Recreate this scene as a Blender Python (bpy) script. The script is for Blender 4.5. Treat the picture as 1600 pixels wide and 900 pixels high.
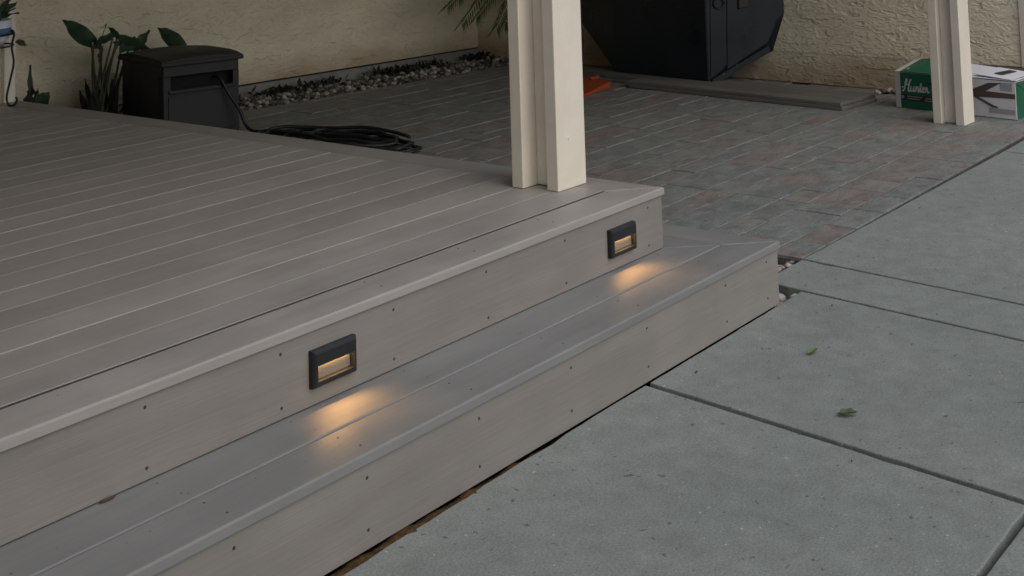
import bpy, bmesh, math, random
from mathutils import Vector, Matrix, Euler
random.seed(11)
rnd = random.Random(5)
for o in list(bpy.data.objects): bpy.data.objects.remove(o)
scene = bpy.context.scene
C = scene.collection

# ------------------------------------------------------------------ camera (rise-and-fall lens, as in the photo)
CAM_POS = Vector((-3.82312, -2.35749, 1.00875)); CAM_ROT = Euler((1.65171, 0.02953, -0.90976))
FPX, PPX, PPY = 2013.54, 800.0, -330.5
cam = bpy.data.cameras.new('camera'); camo = bpy.data.objects.new('camera', cam); C.objects.link(camo)
camo.location = CAM_POS; camo.rotation_euler = CAM_ROT
cam.sensor_width = 36; cam.lens = FPX / 1600 * 36
cam.shift_y = -(450 - PPY) / 1600
cam.clip_start = 0.05; cam.clip_end = 400
scene.camera = camo
scene.render.resolution_x = 1024; scene.render.resolution_y = 576

# ------------------------------------------------------------------ world, sun, exposure
SUN_EL, SUN_AZ = math.radians(46), math.radians(190)     # azimuth clockwise from +Y
w = bpy.data.worlds.new('World'); scene.world = w; w.use_nodes = True
nt = w.node_tree; bg = nt.nodes['Background']
sky = nt.nodes.new('ShaderNodeTexSky'); sky.sky_type = 'NISHITA'; sky.sun_disc = False
sky.sun_elevation = SUN_EL; sky.sun_rotation = SUN_AZ
sky.dust_density = 3.0; sky.air_density = 1.0; sky.ozone_density = 1.0
nt.links.new(sky.outputs[0], bg.inputs[0]); bg.inputs[1].default_value = 0.07
sun = bpy.data.lights.new('sun', 'SUN'); suno = bpy.data.objects.new('sun', sun); C.objects.link(suno)
sun.energy = 0.9; sun.angle = math.radians(92); sun.color = (1.0, 0.995, 0.945)
sd = Vector((math.sin(SUN_AZ) * math.cos(SUN_EL), math.cos(SUN_AZ) * math.cos(SUN_EL), math.sin(SUN_EL)))
suno.rotation_euler = sd.to_track_quat('Z', 'Y').to_euler()
suno.location = (0, 0, 20)
vs = scene.view_settings
vs.view_transform = 'Standard'; vs.look = 'None'; vs.gamma = 1; vs.use_curve_mapping = False
vs.exposure = 0.47

# ------------------------------------------------------------------ photo pixel -> world helpers
RM = CAM_ROT.to_matrix()
def ray(u, v): return RM @ Vector(((u - PPX) / FPX, -(v - PPY) / FPX, -1))
def at_z(u, v, z): d = ray(u, v); return CAM_POS + d * ((z - CAM_POS.z) / d.z)
def at_y(u, v, y): d = ray(u, v); return CAM_POS + d * ((y - CAM_POS.y) / d.y)
def at_x(u, v, x): d = ray(u, v); return CAM_POS + d * ((x - CAM_POS.x) / d.x)
def at_plane(u, v, p, n):
    d = ray(u, v); return CAM_POS + d * ((p - CAM_POS).dot(n) / d.dot(n))

# ------------------------------------------------------------------ materials
def mat(name, col=(.5, .5, .5), rough=.6, spec=.5, metal=0):
    m = bpy.data.materials.new(name); m.use_nodes = True
    b = m.node_tree.nodes['Principled BSDF']
    b.inputs['Base Color'].default_value = (*col, 1); b.inputs['Roughness'].default_value = rough
    b.inputs['Specular IOR Level'].default_value = spec; b.inputs['Metallic'].default_value = metal
    return m
class NT:
    def __init__(s, m): s.t = m.node_tree; s.b = s.t.nodes['Principled BSDF']
    def n(s, typ, **kw):
        nd = s.t.nodes.new(typ)
        for k, v in kw.items():
            if k in nd.inputs: nd.inputs[k].default_value = v
            else: setattr(nd, k, v)
        return nd
    def l(s, a, b): s.t.links.new(a, b)
    def coord(s, scale=(1, 1, 1), rnd_off=True, kind='Object'):
        tc = s.n('ShaderNodeTexCoord'); mp = s.n('ShaderNodeMapping'); mp.inputs['Scale'].default_value = scale
        s.l(tc.outputs[kind], mp.inputs['Vector'])
        if rnd_off:
            oi = s.n('ShaderNodeObjectInfo'); mu = s.n('ShaderNodeMath', operation='MULTIPLY'); mu.inputs[1].default_value = 57.3
            s.l(oi.outputs['Random'], mu.inputs[0]); cb = s.n('ShaderNodeCombineXYZ')
            for i in range(3): s.l(mu.outputs[0], cb.inputs[i])
            s.l(cb.outputs[0], mp.inputs['Location'])
        return mp.outputs[0]
    def noise(s, vec, scale, detail=4, rough=.55, dist=0):
        n = s.n('ShaderNodeTexNoise'); n.inputs['Scale'].default_value = scale; n.inputs['Detail'].default_value = detail
        n.inputs['Roughness'].default_value = rough; n.inputs['Distortion'].default_value = dist
        s.l(vec, n.inputs['Vector']); return n.outputs['Fac']
    def ramp(s, fac, stops):
        r = s.n('ShaderNodeValToRGB'); e = r.color_ramp.elements
        while len(e) < len(stops): e.new(.5)
        for i, (p, c) in enumerate(stops):
            e[i].position = p; e[i].color = (*c, 1) if len(c) == 3 else c
        s.l(fac, r.inputs[0]); return r.outputs[0]
    def mix(s, f, a, b, mode='MIX'):
        m = s.n('ShaderNodeMix', data_type='RGBA', blend_type=mode)
        for v, i in ((f, 0), (a, 6), (b, 7)):
            if isinstance(v, (int, float)): m.inputs[i].default_value = v
            elif isinstance(v, tuple): m.inputs[i].default_value = (*v, 1)
            else: s.l(v, m.inputs[i])
        return m.outputs[2]
    def bump(s, h, strength=.4, dist=.002, prev=None):
        b = s.n('ShaderNodeBump'); b.inputs['Strength'].default_value = strength; b.inputs['Distance'].default_value = dist
        s.l(h, b.inputs['Height'])
        if prev is not None: s.l(prev, b.inputs['Normal'])
        return b.outputs[0]
    def base(s, c): s.l(c, s.b.inputs['Base Color'])
    def norm(s, c): s.l(c, s.b.inputs['Normal'])
g3 = lambda v: (v, v, v)

def board_mat(name, lo, hi, axis=0, rough=.47, relief=.5):
    m = mat(name, rough=rough, spec=.5); k = NT(m)
    sc = [11, 11, 11]; sc[axis] = 1.3
    v = k.coord(tuple(sc)); streak = k.noise(v, 1.0, 5, .6, .6)
    sc2 = [160, 160, 160]; sc2[axis] = 5
    v2 = k.coord(tuple(sc2)); fine = k.noise(v2, 1.0, 3, .6, .3)
    c = k.ramp(streak, [(.3, lo), (.7, hi)])
    c = k.mix(.5, c, k.ramp(fine, [(.3, g3(.465)), (.7, g3(.535))]), 'OVERLAY')
    oi = k.n('ShaderNodeObjectInfo'); c = k.mix(.6, c, k.ramp(oi.outputs['Random'], [(0, g3(.42)), (1, g3(.57))]), 'OVERLAY')
    v3 = k.coord((1, 1, 1)); blot = k.noise(v3, 3.5, 5, .6)
    c = k.mix(.35, c, k.ramp(blot, [(.35, g3(.42)), (.65, g3(.57))]), 'OVERLAY')
    k.base(c)
    rr = k.ramp(blot, [(.3, g3(rough - .08)), (.7, g3(rough + .12))]); k.l(rr, k.b.inputs['Roughness'])
    k.norm(k.bump(fine, relief, .0008)); return m
M = {}
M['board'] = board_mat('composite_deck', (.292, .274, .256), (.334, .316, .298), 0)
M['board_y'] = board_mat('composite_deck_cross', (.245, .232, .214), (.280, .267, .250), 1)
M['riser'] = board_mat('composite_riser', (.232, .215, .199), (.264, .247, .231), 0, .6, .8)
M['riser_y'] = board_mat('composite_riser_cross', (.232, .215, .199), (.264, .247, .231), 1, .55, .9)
M['tread'] = board_mat('composite_tread', (.188, .193, .191), (.226, .226, .221), 0, .5, .5)
M['tread_y'] = board_mat('composite_tread_cross', (.188, .193, .191), (.226, .226, .221), 1, .5, .5)
M['lumber'] = board_mat('spare_plank', (.11, .105, .097), (.185, .175, .16), 1, .6)
M['under'] = mat('deck_underside', (.03, .027, .024), .9)
M['screw'] = mat('screw_head', (.09, .075, .06), .45, .5, .6)

def paint(name, col, rough=.5, var=.06, bumpd=.0006):
    m = mat(name, col, rough); k = NT(m); v = k.coord((1, 1, 1), False)
    n = k.noise(v, 6, 6, .6); a = tuple(x * (1 - var) for x in col); b = tuple(min(1, x * (1 + var)) for x in col)
    c = k.ramp(n, [(.3, a), (.7, b)])
    sp = k.noise(v, 70, 3, .6); c = k.mix(.5, c, k.ramp(sp, [(.27, g3(.35)), (.36, g3(.5))]), 'OVERLAY')
    k.base(c); f = k.noise(v, 130, 4, .6); k.norm(k.bump(f, .5, bumpd)); return m
M['post'] = paint('cream_post_paint', (.75, .695, .59), .45)
M['trim'] = paint('cream_trim_paint', (.72, .67, .56), .5)

def stucco(name, col):
    m = mat(name, col, .85, .2); k = NT(m)
    v = k.coord((.85, .85, 1.7), False)
    wv = k.n('ShaderNodeTexNoise'); wv.inputs['Scale'].default_value = 9; wv.inputs['Detail'].default_value = 5; k.l(v, wv.inputs['Vector'])
    sub = k.n('ShaderNodeVectorMath', operation='MULTIPLY_ADD'); k.l(wv.outputs['Color'], sub.inputs[0])
    sub.inputs[1].default_value = (.10, .10, .10); k.l(v, sub.inputs[2])
    n1 = k.noise(sub.outputs[0], 4.6, 3, .6)
    plate = k.ramp(n1, [(.40, g3(0)), (.455, g3(.75)), (.50, g3(.55)), (.56, g3(.62)), (.585, g3(1)), (.70, g3(.75))])
    fine = k.noise(v, 55, 5, .65)
    mid = k.noise(sub.outputs[0], 17, 4, .6)
    midr = k.ramp(mid, [(.44, g3(0)), (.52, g3(1))])
    nb = k.bump(plate, .65, .014); nb = k.bump(midr, .5, .006, nb); nb = k.bump(fine, .5, .003, nb)
    k.norm(nb)
    big = k.noise(v, 1.7, 5, .6)
    a = tuple(x * .86 for x in col); b = tuple(min(1, x * 1.08) for x in col)
    c = k.ramp(big, [(.32, a), (.68, b)])
    c = k.mix(.4, c, k.ramp(fine, [(.3, g3(.42)), (.7, g3(.56))]), 'OVERLAY')
    # earthy splash stains near the foot of the wall, broken up by noise
    tc = k.n('ShaderNodeNewGeometry'); sx = k.n('ShaderNodeSeparateXYZ'); k.l(tc.outputs['Position'], sx.inputs[0])
    ad = k.n('ShaderNodeMath', operation='MULTIPLY_ADD'); k.l(big, ad.inputs[0]); ad.inputs[1].default_value = -.55; k.l(sx.outputs['Z'], ad.inputs[2])
    st = k.ramp(ad.outputs[0], [(0, g3(.55)), (.12, g3(0))])
    ad2 = k.n('ShaderNodeMath', operation='ADD'); k.l(ad.outputs[0], ad2.inputs[0]); ad2.inputs[1].default_value = .62
    st = k.ramp(ad2.outputs[0], [(0, g3(.7)), (.2, g3(0))])
    c = k.mix(st, c, (.34, .22, .12)); k.base(c); return m
M['stucco'] = stucco('cream_stucco', (.86, .785, .60))

def concrete():
    m = mat('broom_concrete', rough=.8, spec=.3); k = NT(m); v = k.coord((1, 1, 1), False, 'Object')
    big = k.noise(v, 1.6, 6, .6); med = k.noise(v, 14, 6, .65); fine = k.noise(v, 170, 3, .7); streak = k.noise(k.coord((60, 9, 30), False), 1, 3, .6)
    c = k.ramp(big, [(.28, (.222, .246, .230)), (.72, (.258, .278, .262))])
    c = k.mix(.45, c, k.ramp(med, [(.3, g3(.36)), (.7, g3(.62))]), 'OVERLAY')
    c = k.mix(.5, c, k.ramp(fine, [(.28, g3(.2)), (.5, g3(.5)), (.72, g3(.8))]), 'OVERLAY')
    sp = k.noise(v, 45, 2, .5); c = k.mix(k.ramp(sp, [(.26, g3(.8)), (.31, g3(0))]), c, (.10, .10, .095))
    sp2 = k.noise(v, 63, 2, .5); c = k.mix(k.ramp(sp2, [(.70, g3(0)), (.75, g3(.8))]), c, (.5, .5, .47))
    stn = k.noise(v, 2.3, 4, .5, 1.5); c = k.mix(k.ramp(stn, [(.46, g3(0)), (.5, g3(.12)), (.56, g3(.03)), (.62, g3(0))]), c, (.14, .145, .13))
    oi = k.n('ShaderNodeObjectInfo'); c = k.mix(.5, c, k.ramp(oi.outputs['Random'], [(0, g3(.47)), (1, g3(.53))]), 'OVERLAY')
    k.base(c); nb = k.bump(fine, .5, .0012); nb = k.bump(streak, .25, .001, nb); k.norm(nb); return m
M['concrete'] = concrete()
M['joint'] = paint('joint_filler', (.06, .06, .056), .9, .2, .002)
M['strip'] = paint('expansion_strip', (.13, .127, .118), .9, .2, .002)

def soil(name, a, b, sc=40):
    m = mat(name, rough=.95, spec=.1); k = NT(m); v = k.coord((1, 1, 1), False)
    n = k.noise(v, sc, 6, .7); k.base(k.ramp(n, [(.3, a), (.7, b)])); k.norm(k.bump(n, .9, .012)); return m
M['soil'] = soil('dark_soil', (.025, .02, .015), (.075, .06, .045))
M['dirt'] = soil('rusty_dirt', (.03, .02, .01), (.16, .10, .045), 40)
M['sand'] = soil('joint_sand', (.07, .068, .064), (.15, .146, .137), 14)
M['footing'] = paint('footing_concrete', (.26, .25, .225), .9, .2, .002)
M['dark'] = mat('deep_shadow_void', (.02, .02, .02), .9)

def paver_mat():
    m = mat('slate_paver', rough=.62, spec=.4); k = NT(m)
    oi = k.n('ShaderNodeObjectInfo')
    v = k.coord((1.5, 3.2, 1)); n1 = k.noise(v, 3.2, 6, .6, .8)
    ad = k.n('ShaderNodeMath', operation='MULTIPLY_ADD'); k.l(oi.outputs['Random'], ad.inputs[0]); ad.inputs[1].default_value = .85
    mm = k.n('ShaderNodeMath', operation='MULTIPLY_ADD'); k.l(n1, mm.inputs[0]); mm.inputs[1].default_value = .9; mm.inputs[2].default_value = -.38
    k.l(mm.outputs[0], ad.inputs[2])
    c = k.ramp(ad.outputs[0], [(0, (.198, .219, .212)), (.35, (.216, .229, .219)), (.6, (.222, .218, .206)), (.85, (.230, .207, .193)), (1, (.214, .181, .168))])
    f = k.noise(v, 30, 5, .65); c = k.mix(.55, c, k.ramp(f, [(.3, g3(.35)), (.7, g3(.6))]), 'OVERLAY')
    pt = k.noise(k.coord((1, 1.6, 1)), 7, 5, .65, .5); c = k.mix(.8, c, k.ramp(pt, [(.32, g3(.33)), (.62, g3(.56))]), 'OVERLAY')
    cr = k.noise(k.coord((1, 2.4, 1)), 5, 8, .7, 1.2); c = k.mix(k.ramp(cr, [(.485, g3(0)), (.5, g3(.45)), (.515, g3(0))]), c, (.06, .055, .05))
    k.base(c); nb = k.bump(n1, .6, .012); nb = k.bump(f, .5, .003, nb); k.norm(nb); return m
M['paver'] = paver_mat()
def pebble_mat():
    m = mat('river_pebble', rough=.65); k = NT(m); oi = k.n('ShaderNodeObjectInfo')
    c = k.ramp(oi.outputs['Random'], [(0, (.06, .052, .045)), (.35, (.19, .17, .145)), (.7, (.29, .265, .23)), (1, (.42, .39, .34))])
    n = k.noise(k.coord((1, 1, 1)), 60, 4, .6); c = k.mix(.4, c, k.ramp(n, [(.3, g3(.35)), (.7, g3(.6))]), 'OVERLAY'); k.base(c); return m
M['pebble'] = pebble_mat()
def gravel_mat():
    m = mat('loose_gravel', rough=.8); k = NT(m); v = k.n('ShaderNodeTexVoronoi'); v.inputs['Scale'].default_value = 30
    k.l(k.coord((1, 1, 1), False), v.inputs['Vector']); sx = k.n('ShaderNodeSeparateColor'); k.l(v.outputs['Color'], sx.inputs[0])
    k.base(k.ramp(sx.outputs[0], [(0, (.05, .045, .04)), (.5, (.16, .145, .125)), (1, (.32, .30, .265))])); return m
M['gravel'] = gravel_mat()
def plastic(name, col, rough=.5, var=.15, bump=.0006, sc=40):
    m = mat(name, col, rough, .4); k = NT(m); v = k.coord((1, 1, 1), False); n = k.noise(v, sc, 5, .6); big = k.noise(v, 5, 4, .6)
    c = k.ramp(big, [(.3, tuple(x * (1 - var) for x in col)), (.7, tuple(x * (1 + var) for x in col))]); k.base(c)
    k.l(k.ramp(big, [(.3, g3(max(.05, rough - .1))), (.7, g3(min(1, rough + .12)))]), k.b.inputs['Roughness'])
    k.norm(k.bump(n, .4, bump)); return m
M['reel'] = plastic('dark_brown_plastic', (.021, .022, .024), .55)
M['reel_lid'] = plastic('faded_brown_plastic', (.030, .028, .028), .6)
M['void'] = mat('slot_void', (.004, .004, .004), .9)
M['hose'] = plastic('black_rubber_hose', (.014, .016, .018), .5)
M['metal'] = plastic('black_powder_coat', (.006, .0125, .018), .34, .2, .0004, 90)
M['metal_front'] = M['metal']
M['fixture'] = plastic('charcoal_aluminium', (.018, .020, .022), .42, .1, .0003, 200)
M['reflector'] = plastic('fixture_reflector', (.22, .20, .175), .6, .08)
M['iron'] = mat('black_wrought_iron', (.012, .011, .01), .45)
M['orange'] = plastic('orange_plastic', (.30, .058, .016), .5)
M['pot'] = plastic('white_glazed_pot', (.66, .70, .76), .3)
M['potblue'] = plastic('blue_glaze', (.10, .18, .36), .3)
M['card_green'] = plastic('green_printed_card', (.012, .115, .06), .5, .12)
M['card_white'] = plastic('white_printed_card', (.60, .57, .60), .55, .06)
M['card_top'] = plastic('white_card_flap', (.66, .66, .74), .55, .06)
M['card_in'] = plastic('brown_card_inside', (.18, .13, .09), .8)
M['ink_black'] = mat('ink_black', (.02, .02, .025), .5)
M['ink_brown'] = mat('ink_brown', (.075, .055, .045), .5)
M['ink_white'] = mat('ink_white', (.62, .64, .60), .5)
M['ink_grey'] = mat('ink_grey', (.30, .29, .31), .5)
M['ink_blue'] = mat('ink_blue', (.16, .30, .48), .5)
M['roof'] = paint('patio_cover_paint', (.20, .17, .14), .6)
def leafm(name, a, b, rough=.45):
    m = mat(name, rough=rough); k = NT(m); n = k.noise(k.coord((1, 1, 1)), 18, 4, .6); k.base(k.ramp(n, [(.3, a), (.7, b)]))
    k.b.inputs['Subsurface Weight'].default_value = 0; return m
M['leaf'] = leafm('broad_leaf', (.022, .052, .028), (.046, .085, .044))
M['stem'] = leafm('leaf_stem', (.035, .045, .02), (.06, .07, .03))
M['palm'] = leafm('palm_leaflet', (.07, .10, .03), (.14, .18, .06))
M['succulent'] = leafm('groundcover_leaf', (.010, .011, .008), (.026, .027, .018), .8)
M['fallen'] = leafm('fallen_leaf_green', (.06, .12, .03), (.14, .2, .07))
M['bark'] = plastic('palm_bark', (.07, .05, .035), .9, .3, .004)
led = bpy.data.materials.new('warm_led'); led.use_nodes = True
lb = led.node_tree.nodes['Principled BSDF']; lb.inputs['Base Color'].default_value = (1, .8, .5, 1)
lb.inputs['Emission Color'].default_value = (1, .62, .25, 1); lb.inputs['Emission Strength'].default_value = 38.0

# ------------------------------------------------------------------ mesh helpers
def link(name, me, m=None, parent=None, loc=None, rot=None):
    o = bpy.data.objects.new(name, me); C.objects.link(o)
    if m is not None and not me.materials: me.materials.append(m)
    if parent is not None: o.parent = parent
    if loc is not None: o.location = loc
    if rot is not None: o.rotation_euler = rot
    return o
def to_mesh(bm, name, smooth=False):
    bmesh.ops.recalc_face_normals(bm, faces=bm.faces)
    me = bpy.data.meshes.new(name); bm.to_mesh(me); bm.free()
    if smooth:
        for p in me.polygons: p.use_smooth = True
    return me
def prism_bm(outline, z0, z1, bev=0, seg=2, bottom=False):
    bm = bmesh.new(); f = bm.faces.new([bm.verts.new((x, y, z1)) for x, y in outline])
    if f.normal.z < 0: f.normal_flip()
    r = bmesh.ops.extrude_face_region(bm, geom=[f]); vs_ = [v for v in r['geom'] if isinstance(v, bmesh.types.BMVert)]
    for v in vs_: v.co.z = z0
    bmesh.ops.recalc_face_normals(bm, faces=bm.faces)
    if bev:
        if bottom: es = list(bm.edges)
        else: es = [e for e in bm.edges if all(abs(v.co.z - z1) < 1e-6 for v in e.verts)]
        bmesh.ops.bevel(bm, geom=es, offset=bev, segments=seg, affect='EDGES', profile=.5)
    return bm
def prism(name, outline, z0, z1, m, parent=None, bev=0, seg=2, bottom=False, **k):
    return link(name, to_mesh(prism_bm(outline, z0, z1, bev, seg, bottom), name), m, parent, **k)
def rect(x0, x1, y0, y1): return [(x0, y0), (x1, y0), (x1, y1), (x0, y1)]
def box_bm(x0, x1, y0, y1, z0, z1, bev=0, seg=2): return prism_bm(rect(x0, x1, y0, y1), z0, z1, bev, seg, True)
def box(name, x0, x1, y0, y1, z0, z1, m, parent=None, bev=0, seg=2, **k):
    return link(name, to_mesh(box_bm(x0, x1, y0, y1, z0, z1, bev, seg), name), m, parent, **k)
def empty(name, loc=(0, 0, 0), rot=(0, 0, 0)):
    o = bpy.data.objects.new(name, None); o.location = loc; o.rotation_euler = rot; o.empty_display_size = .05; C.objects.link(o); return o
def tag(o, label, cat, group=None):
    o['label'] = label; o['category'] = cat
    if group: o['group'] = group
    return o
def struct(o, label=None):
    o['kind'] = 'structure'
    if label: o['label'] = label
    return o
def tube_bm(bm, pts, r, n=8, closed=False):
    pts = [Vector(p) for p in pts]; rs = r if isinstance(r, (list, tuple)) else [r] * len(pts)
    rings = []; up = Vector((0, 0, 1))
    prev = None
    for i, p in enumerate(pts):
        a = pts[max(0, i - 1)]; b = pts[min(len(pts) - 1, i + 1)]
        t = (b - a).normalized()
        if prev is None:
            s = t.cross(up)
            if s.length < .05: s = t.cross(Vector((1, 0, 0)))
        else: s = prev - t * prev.dot(t)
        s.normalize(); prev = s; q = t.cross(s)
        rings.append([bm.verts.new(p + (s * math.cos(2 * math.pi * j / n) + q * math.sin(2 * math.pi * j / n)) * rs[i]) for j in range(n)])
    for a, b in zip(rings, rings[1:]):
        for j in range(n): bm.faces.new((a[j], a[(j + 1) % n], b[(j + 1) % n], b[j]))
    bm.faces.new(rings[0][::-1]); bm.faces.new(rings[-1])
def tube(name, pts, r, m, parent=None, n=8):
    bm = bmesh.new(); tube_bm(bm, pts, r, n); return link(name, to_mesh(bm, name, True), m, parent)
def smooth_path(pts, k=6):
    pts = [Vector(p) for p in pts]; out = []
    for i in range(len(pts) - 1):
        p0 = pts[max(0, i - 1)]; p1 = pts[i]; p2 = pts[i + 1]; p3 = pts[min(len(pts) - 1, i + 2)]
        for j in range(k):
            t = j / k
            out.append(.5 * ((2 * p1) + (p2 - p0) * t + (2 * p0 - 5 * p1 + 4 * p2 - p3) * t * t + (3 * p1 - p0 - 3 * p2 + p3) * t ** 3))
    out.append(pts[-1]); return out

# ------------------------------------------------------------------ dimensions
P = .1445; H1 = .2025; H2 = .208; G = -(H1 + H2); T = .2804; OV = .0072; TH = .0235
XL = -6.5; YB = 3.93
# ------------------------------------------------------------------ ground
gr = box('ground', -60, 60, -60, 60, -1.2, -.53, M['soil']); struct(gr)

# ------------------------------------------------------------------ concrete patio: slabs with recessed joints
conc = struct(empty('concrete_patio', (0, 0, G)), 'grey broom-finished concrete slabs in front of the deck')
SK = .122
def jx(x0, y, y0=-.2): return x0 + SK * (y - y0)
YE = -.110                      # edge against the pavers
YR = -.2925                     # edge in front of the step
Y4 = -1.388                     # joint parallel to the step
def slab(pts):
    z = G - .10; rag = []
    for i, a in enumerate(pts):
        b = pts[(i + 1) % len(pts)]; L = math.hypot(b[0] - a[0], b[1] - a[1]); n = max(1, int(min(L, 3) / .05)); nx, ny = -(b[1] - a[1]) / max(L, 1e-6), (b[0] - a[0]) / max(L, 1e-6)
        for j in range(n):
            t = j / n; k = rnd.uniform(-.0012, .0012) if j else 0
            if j and rnd.random() < .035: k = rnd.uniform(.003, .006)
            rag.append((a[0] + (b[0] - a[0]) * t + nx * k, a[1] + (b[1] - a[1]) * t + ny * k))
    pts = rag
    return prism('slab', pts, z, G + rnd.uniform(-.0015, .0015), M['concrete'], None, .0035, 2)
def quad(x0, x1, y0, y1, gx=.006, gy=.006):
    f = lambda x, y, s: (jx(x, y) + s * gx, y)
    return [f(x0, y0, 1) if x0 > XL - 5 else (x0, y0), f(x1, y0, -1), f(x1, y1, -1), f(x0, y1, 1)]
J1, J2, J3, J5 = -.566, .457, .789, 3.135
rows = [(Y4 + .009, None), (-3.3, Y4 - .006), (-6.5, -3.312)]
slabs = []
def ledge(x): return -.2762 - max(0, (-.75 - x)) * .019      # ragged slab edge in front of the step
# first row: varying edge
o1 = [(jx(J1, Y4) - .012, Y4 + .009), (jx(J1, YR) - .012, ledge(jx(J1, YR)))]
xs = [jx(J1, YR) - .06 - i * .07 for i in range(60)]
o1 += [(x, ledge(x) + rnd.uniform(-.004, .004)) for x in xs if x > -4.0] + [(-4.05, -.36), (-4.05, Y4 + .009)]
slabs.append(slab(o1))
slabs.append(slab([(jx(J1, Y4) + .012, Y4 + .009), (jx(J2, Y4) - .0075, Y4 + .009), (jx(J2, -.263) - .0075, -.272), (.30, -.2745), (jx(J1, YR) + .012, ledge(-.57))]))
slabs.append(slab([(jx(J2, Y4) + .0075, Y4 + .009), (jx(J3, Y4) - .0075, Y4 + .009), (jx(J3, YE) - .0075, YE), (jx(J2, YE) + .0075, YE)]))
slabs.append(slab([(jx(J3, Y4) + .0075, Y4 + .009), (jx(J5, Y4) - .005, Y4 + .009), (jx(J5, YE) - .005, YE - .03), (jx(J3, YE) + .0075, YE)]))
slabs.append(slab([(jx(J5, Y4) + .005, Y4 + .009), (8, Y4 + .009), (8, YE - .06), (jx(J5, YE) + .005, YE - .03)]))
slabs.append(slab([(-4.06, Y4 + .009), (-4.06, -.36), (-7, -.36), (-7, Y4 + .009)]))
for y0, y1 in ((-2.9, Y4 - .010), (-4.6, -2.912), (-6.5, -4.612)):
    for x0, x1 in ((-7, -4.05), (-4.05, -2.2), (-2.2, J1), (J1, J2 + .3), (J2 + .3, J5), (J5, 8)):
        slabs.append(slab([(jx(x0, y0) + .006, y0), (jx(x1, y0) - .006, y0), (jx(x1, y1) - .006, y1), (jx(x0, y1) + .006, y1)]))
for s in slabs: s.parent = conc; s.location.z = -G
box('joint_bed', -7, 8, -6.5, -.30, -.10, -.028, M['joint'], conc)
st = prism('expansion_strip', [(jx(J1, Y4) - .0115, Y4 + .010), (jx(J1, Y4) + .0115, Y4 + .010), (jx(J1, -.29) + .0115, -.295), (jx(J1, -.29) - .0115, -.295)], -.03, -.014, M['strip'], conc, .001, 1)
bm = bmesh.new(); n = 120
for i in range(n):                                                # rough dirt packed in the slit before the step
    x = -4.1 + i * (4.1 + .25) / n; w_ = (4.1 + .25) / n
    y0, y1 = -.265, -.372
    vs4 = []
    for xx in (x, x + w_):
        r2 = random.Random(int(xx * 1000)); z1 = -.010 + .006 * min(1, max(0, (-.5 - xx) / 1.0)) + r2.uniform(-.006, .006); z2 = -.012 + r2.uniform(-.008, .008)
        vs4.append(bm.verts.new((xx, y0, z1 - .004))); vs4.append(bm.verts.new((xx, -.283, z1))); vs4.append(bm.verts.new((xx, y1, z1 - .012)))
    a, b, c_, d, e, f = vs4
    bm.faces.new((a, b, e, d)); bm.faces.new((b, c_, f, e))
bmesh.ops.remove_doubles(bm, verts=bm.verts, dist=1e-4)
dirt = link('dirt_strip', to_mesh(bm, 'dirt_strip', True), M['dirt'], conc); dirt['kind'] = 'stuff'

# ------------------------------------------------------------------ pebble meshes
def pebble_mesh(seed, sub=2):
    r = random.Random(seed); bm = bmesh.new(); bmesh.ops.create_icosphere(bm, subdivisions=sub, radius=1)
    sx, sy, sz = 1, r.uniform(.65, .9), r.uniform(.45, .7); dirs = [(Vector((r.uniform(-1, 1), r.uniform(-1, 1), r.uniform(-1, 1))).normalized(), r.uniform(.7, .93)) for _ in range(7)]
    for v in bm.verts:
        for d, h in dirs:
            e = v.co.dot(d)
            if e > h: v.co -= d * (e - h) * .8
        v.co = Vector((v.co.x * sx, v.co.y * sy, v.co.z * sz))
    me = to_mesh(bm, 'pebble', True); me.materials.append(M['pebble']); return me
PEB = [pebble_mesh(i, 2) for i in range(9)]
def pebble(parent, x, y, z, s, r=rnd):
    o = link('pebble', r.choice(PEB), None, parent, (x, y, z), (r.uniform(-.4, .4), r.uniform(-.4, .4), r.uniform(0, 6.28)))
    o.scale = (s, s, s); return o
# gravel margin round the step
gm = struct(link('gravel_margin', to_mesh(box_bm(.26, 1.2, -.4, 4.0, -.53, -.462), 'gravel_margin'), M['soil']), 'pebble-filled gap between the step and the paving')
for i in range(110):
    x = rnd.uniform(.29, .79); y = rnd.uniform(-.265, .12)
    if x > .47 and y < -.11: continue
    pebble(gm, x, y, -.452 + rnd.uniform(0, .022), rnd.uniform(.013, .026))
for x, y, s in ((.70, -.045, .042), (.40, -.205, .030), (.35, -.225, .026), (.60, -.07, .03), (.32, -.235, .02)): pebble(gm, x, y, -.44, s)
for i in range(8): pebble(gm, .63 + i * .02, -.080 - rnd.uniform(0, .012), -.416, rnd.uniform(.011, .016))

# ------------------------------------------------------------------ paver patio
pav = struct(empty('paver_patio', (0, 0, G)), 'patio of mixed pink and grey slate-look pavers under the cover')
PX0, PX1, PY1 = .80, 4.70, 4.45
YJ = [-.105, .035, .255, .386, .617, .762]
while YJ[-1] < PY1: YJ.append(YJ[-1] + (.225 if len(YJ) % 2 == 0 else .142))
def wallx(y): return 4.685 + .062 * y
def walledge(x): return 4.57 - .085 * (x - 2.0)
cells = []
xb = [1.03 + .585 * k for k in range(-1, 8)]
for ri in range(len(YJ) - 1):
    y0, y1 = YJ[ri], YJ[ri + 1]; tall = y1 - y0 > .18
    for bi in range(len(xb) - 1):
        a, b = xb[bi], xb[bi + 1]
        opts = ([[.585], [.36, .225], [.225, .36], [.29, .295], [.45, .135]] if tall else [[.36, .225], [.225, .36], [.15, .29, .145], [.29, .295], [.4, .185]])
        x = a
        for wd in rnd.choice(opts):
            cells.append((x, x + wd, y0, y1)); x += wd
pcount = 0; far = []
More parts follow.
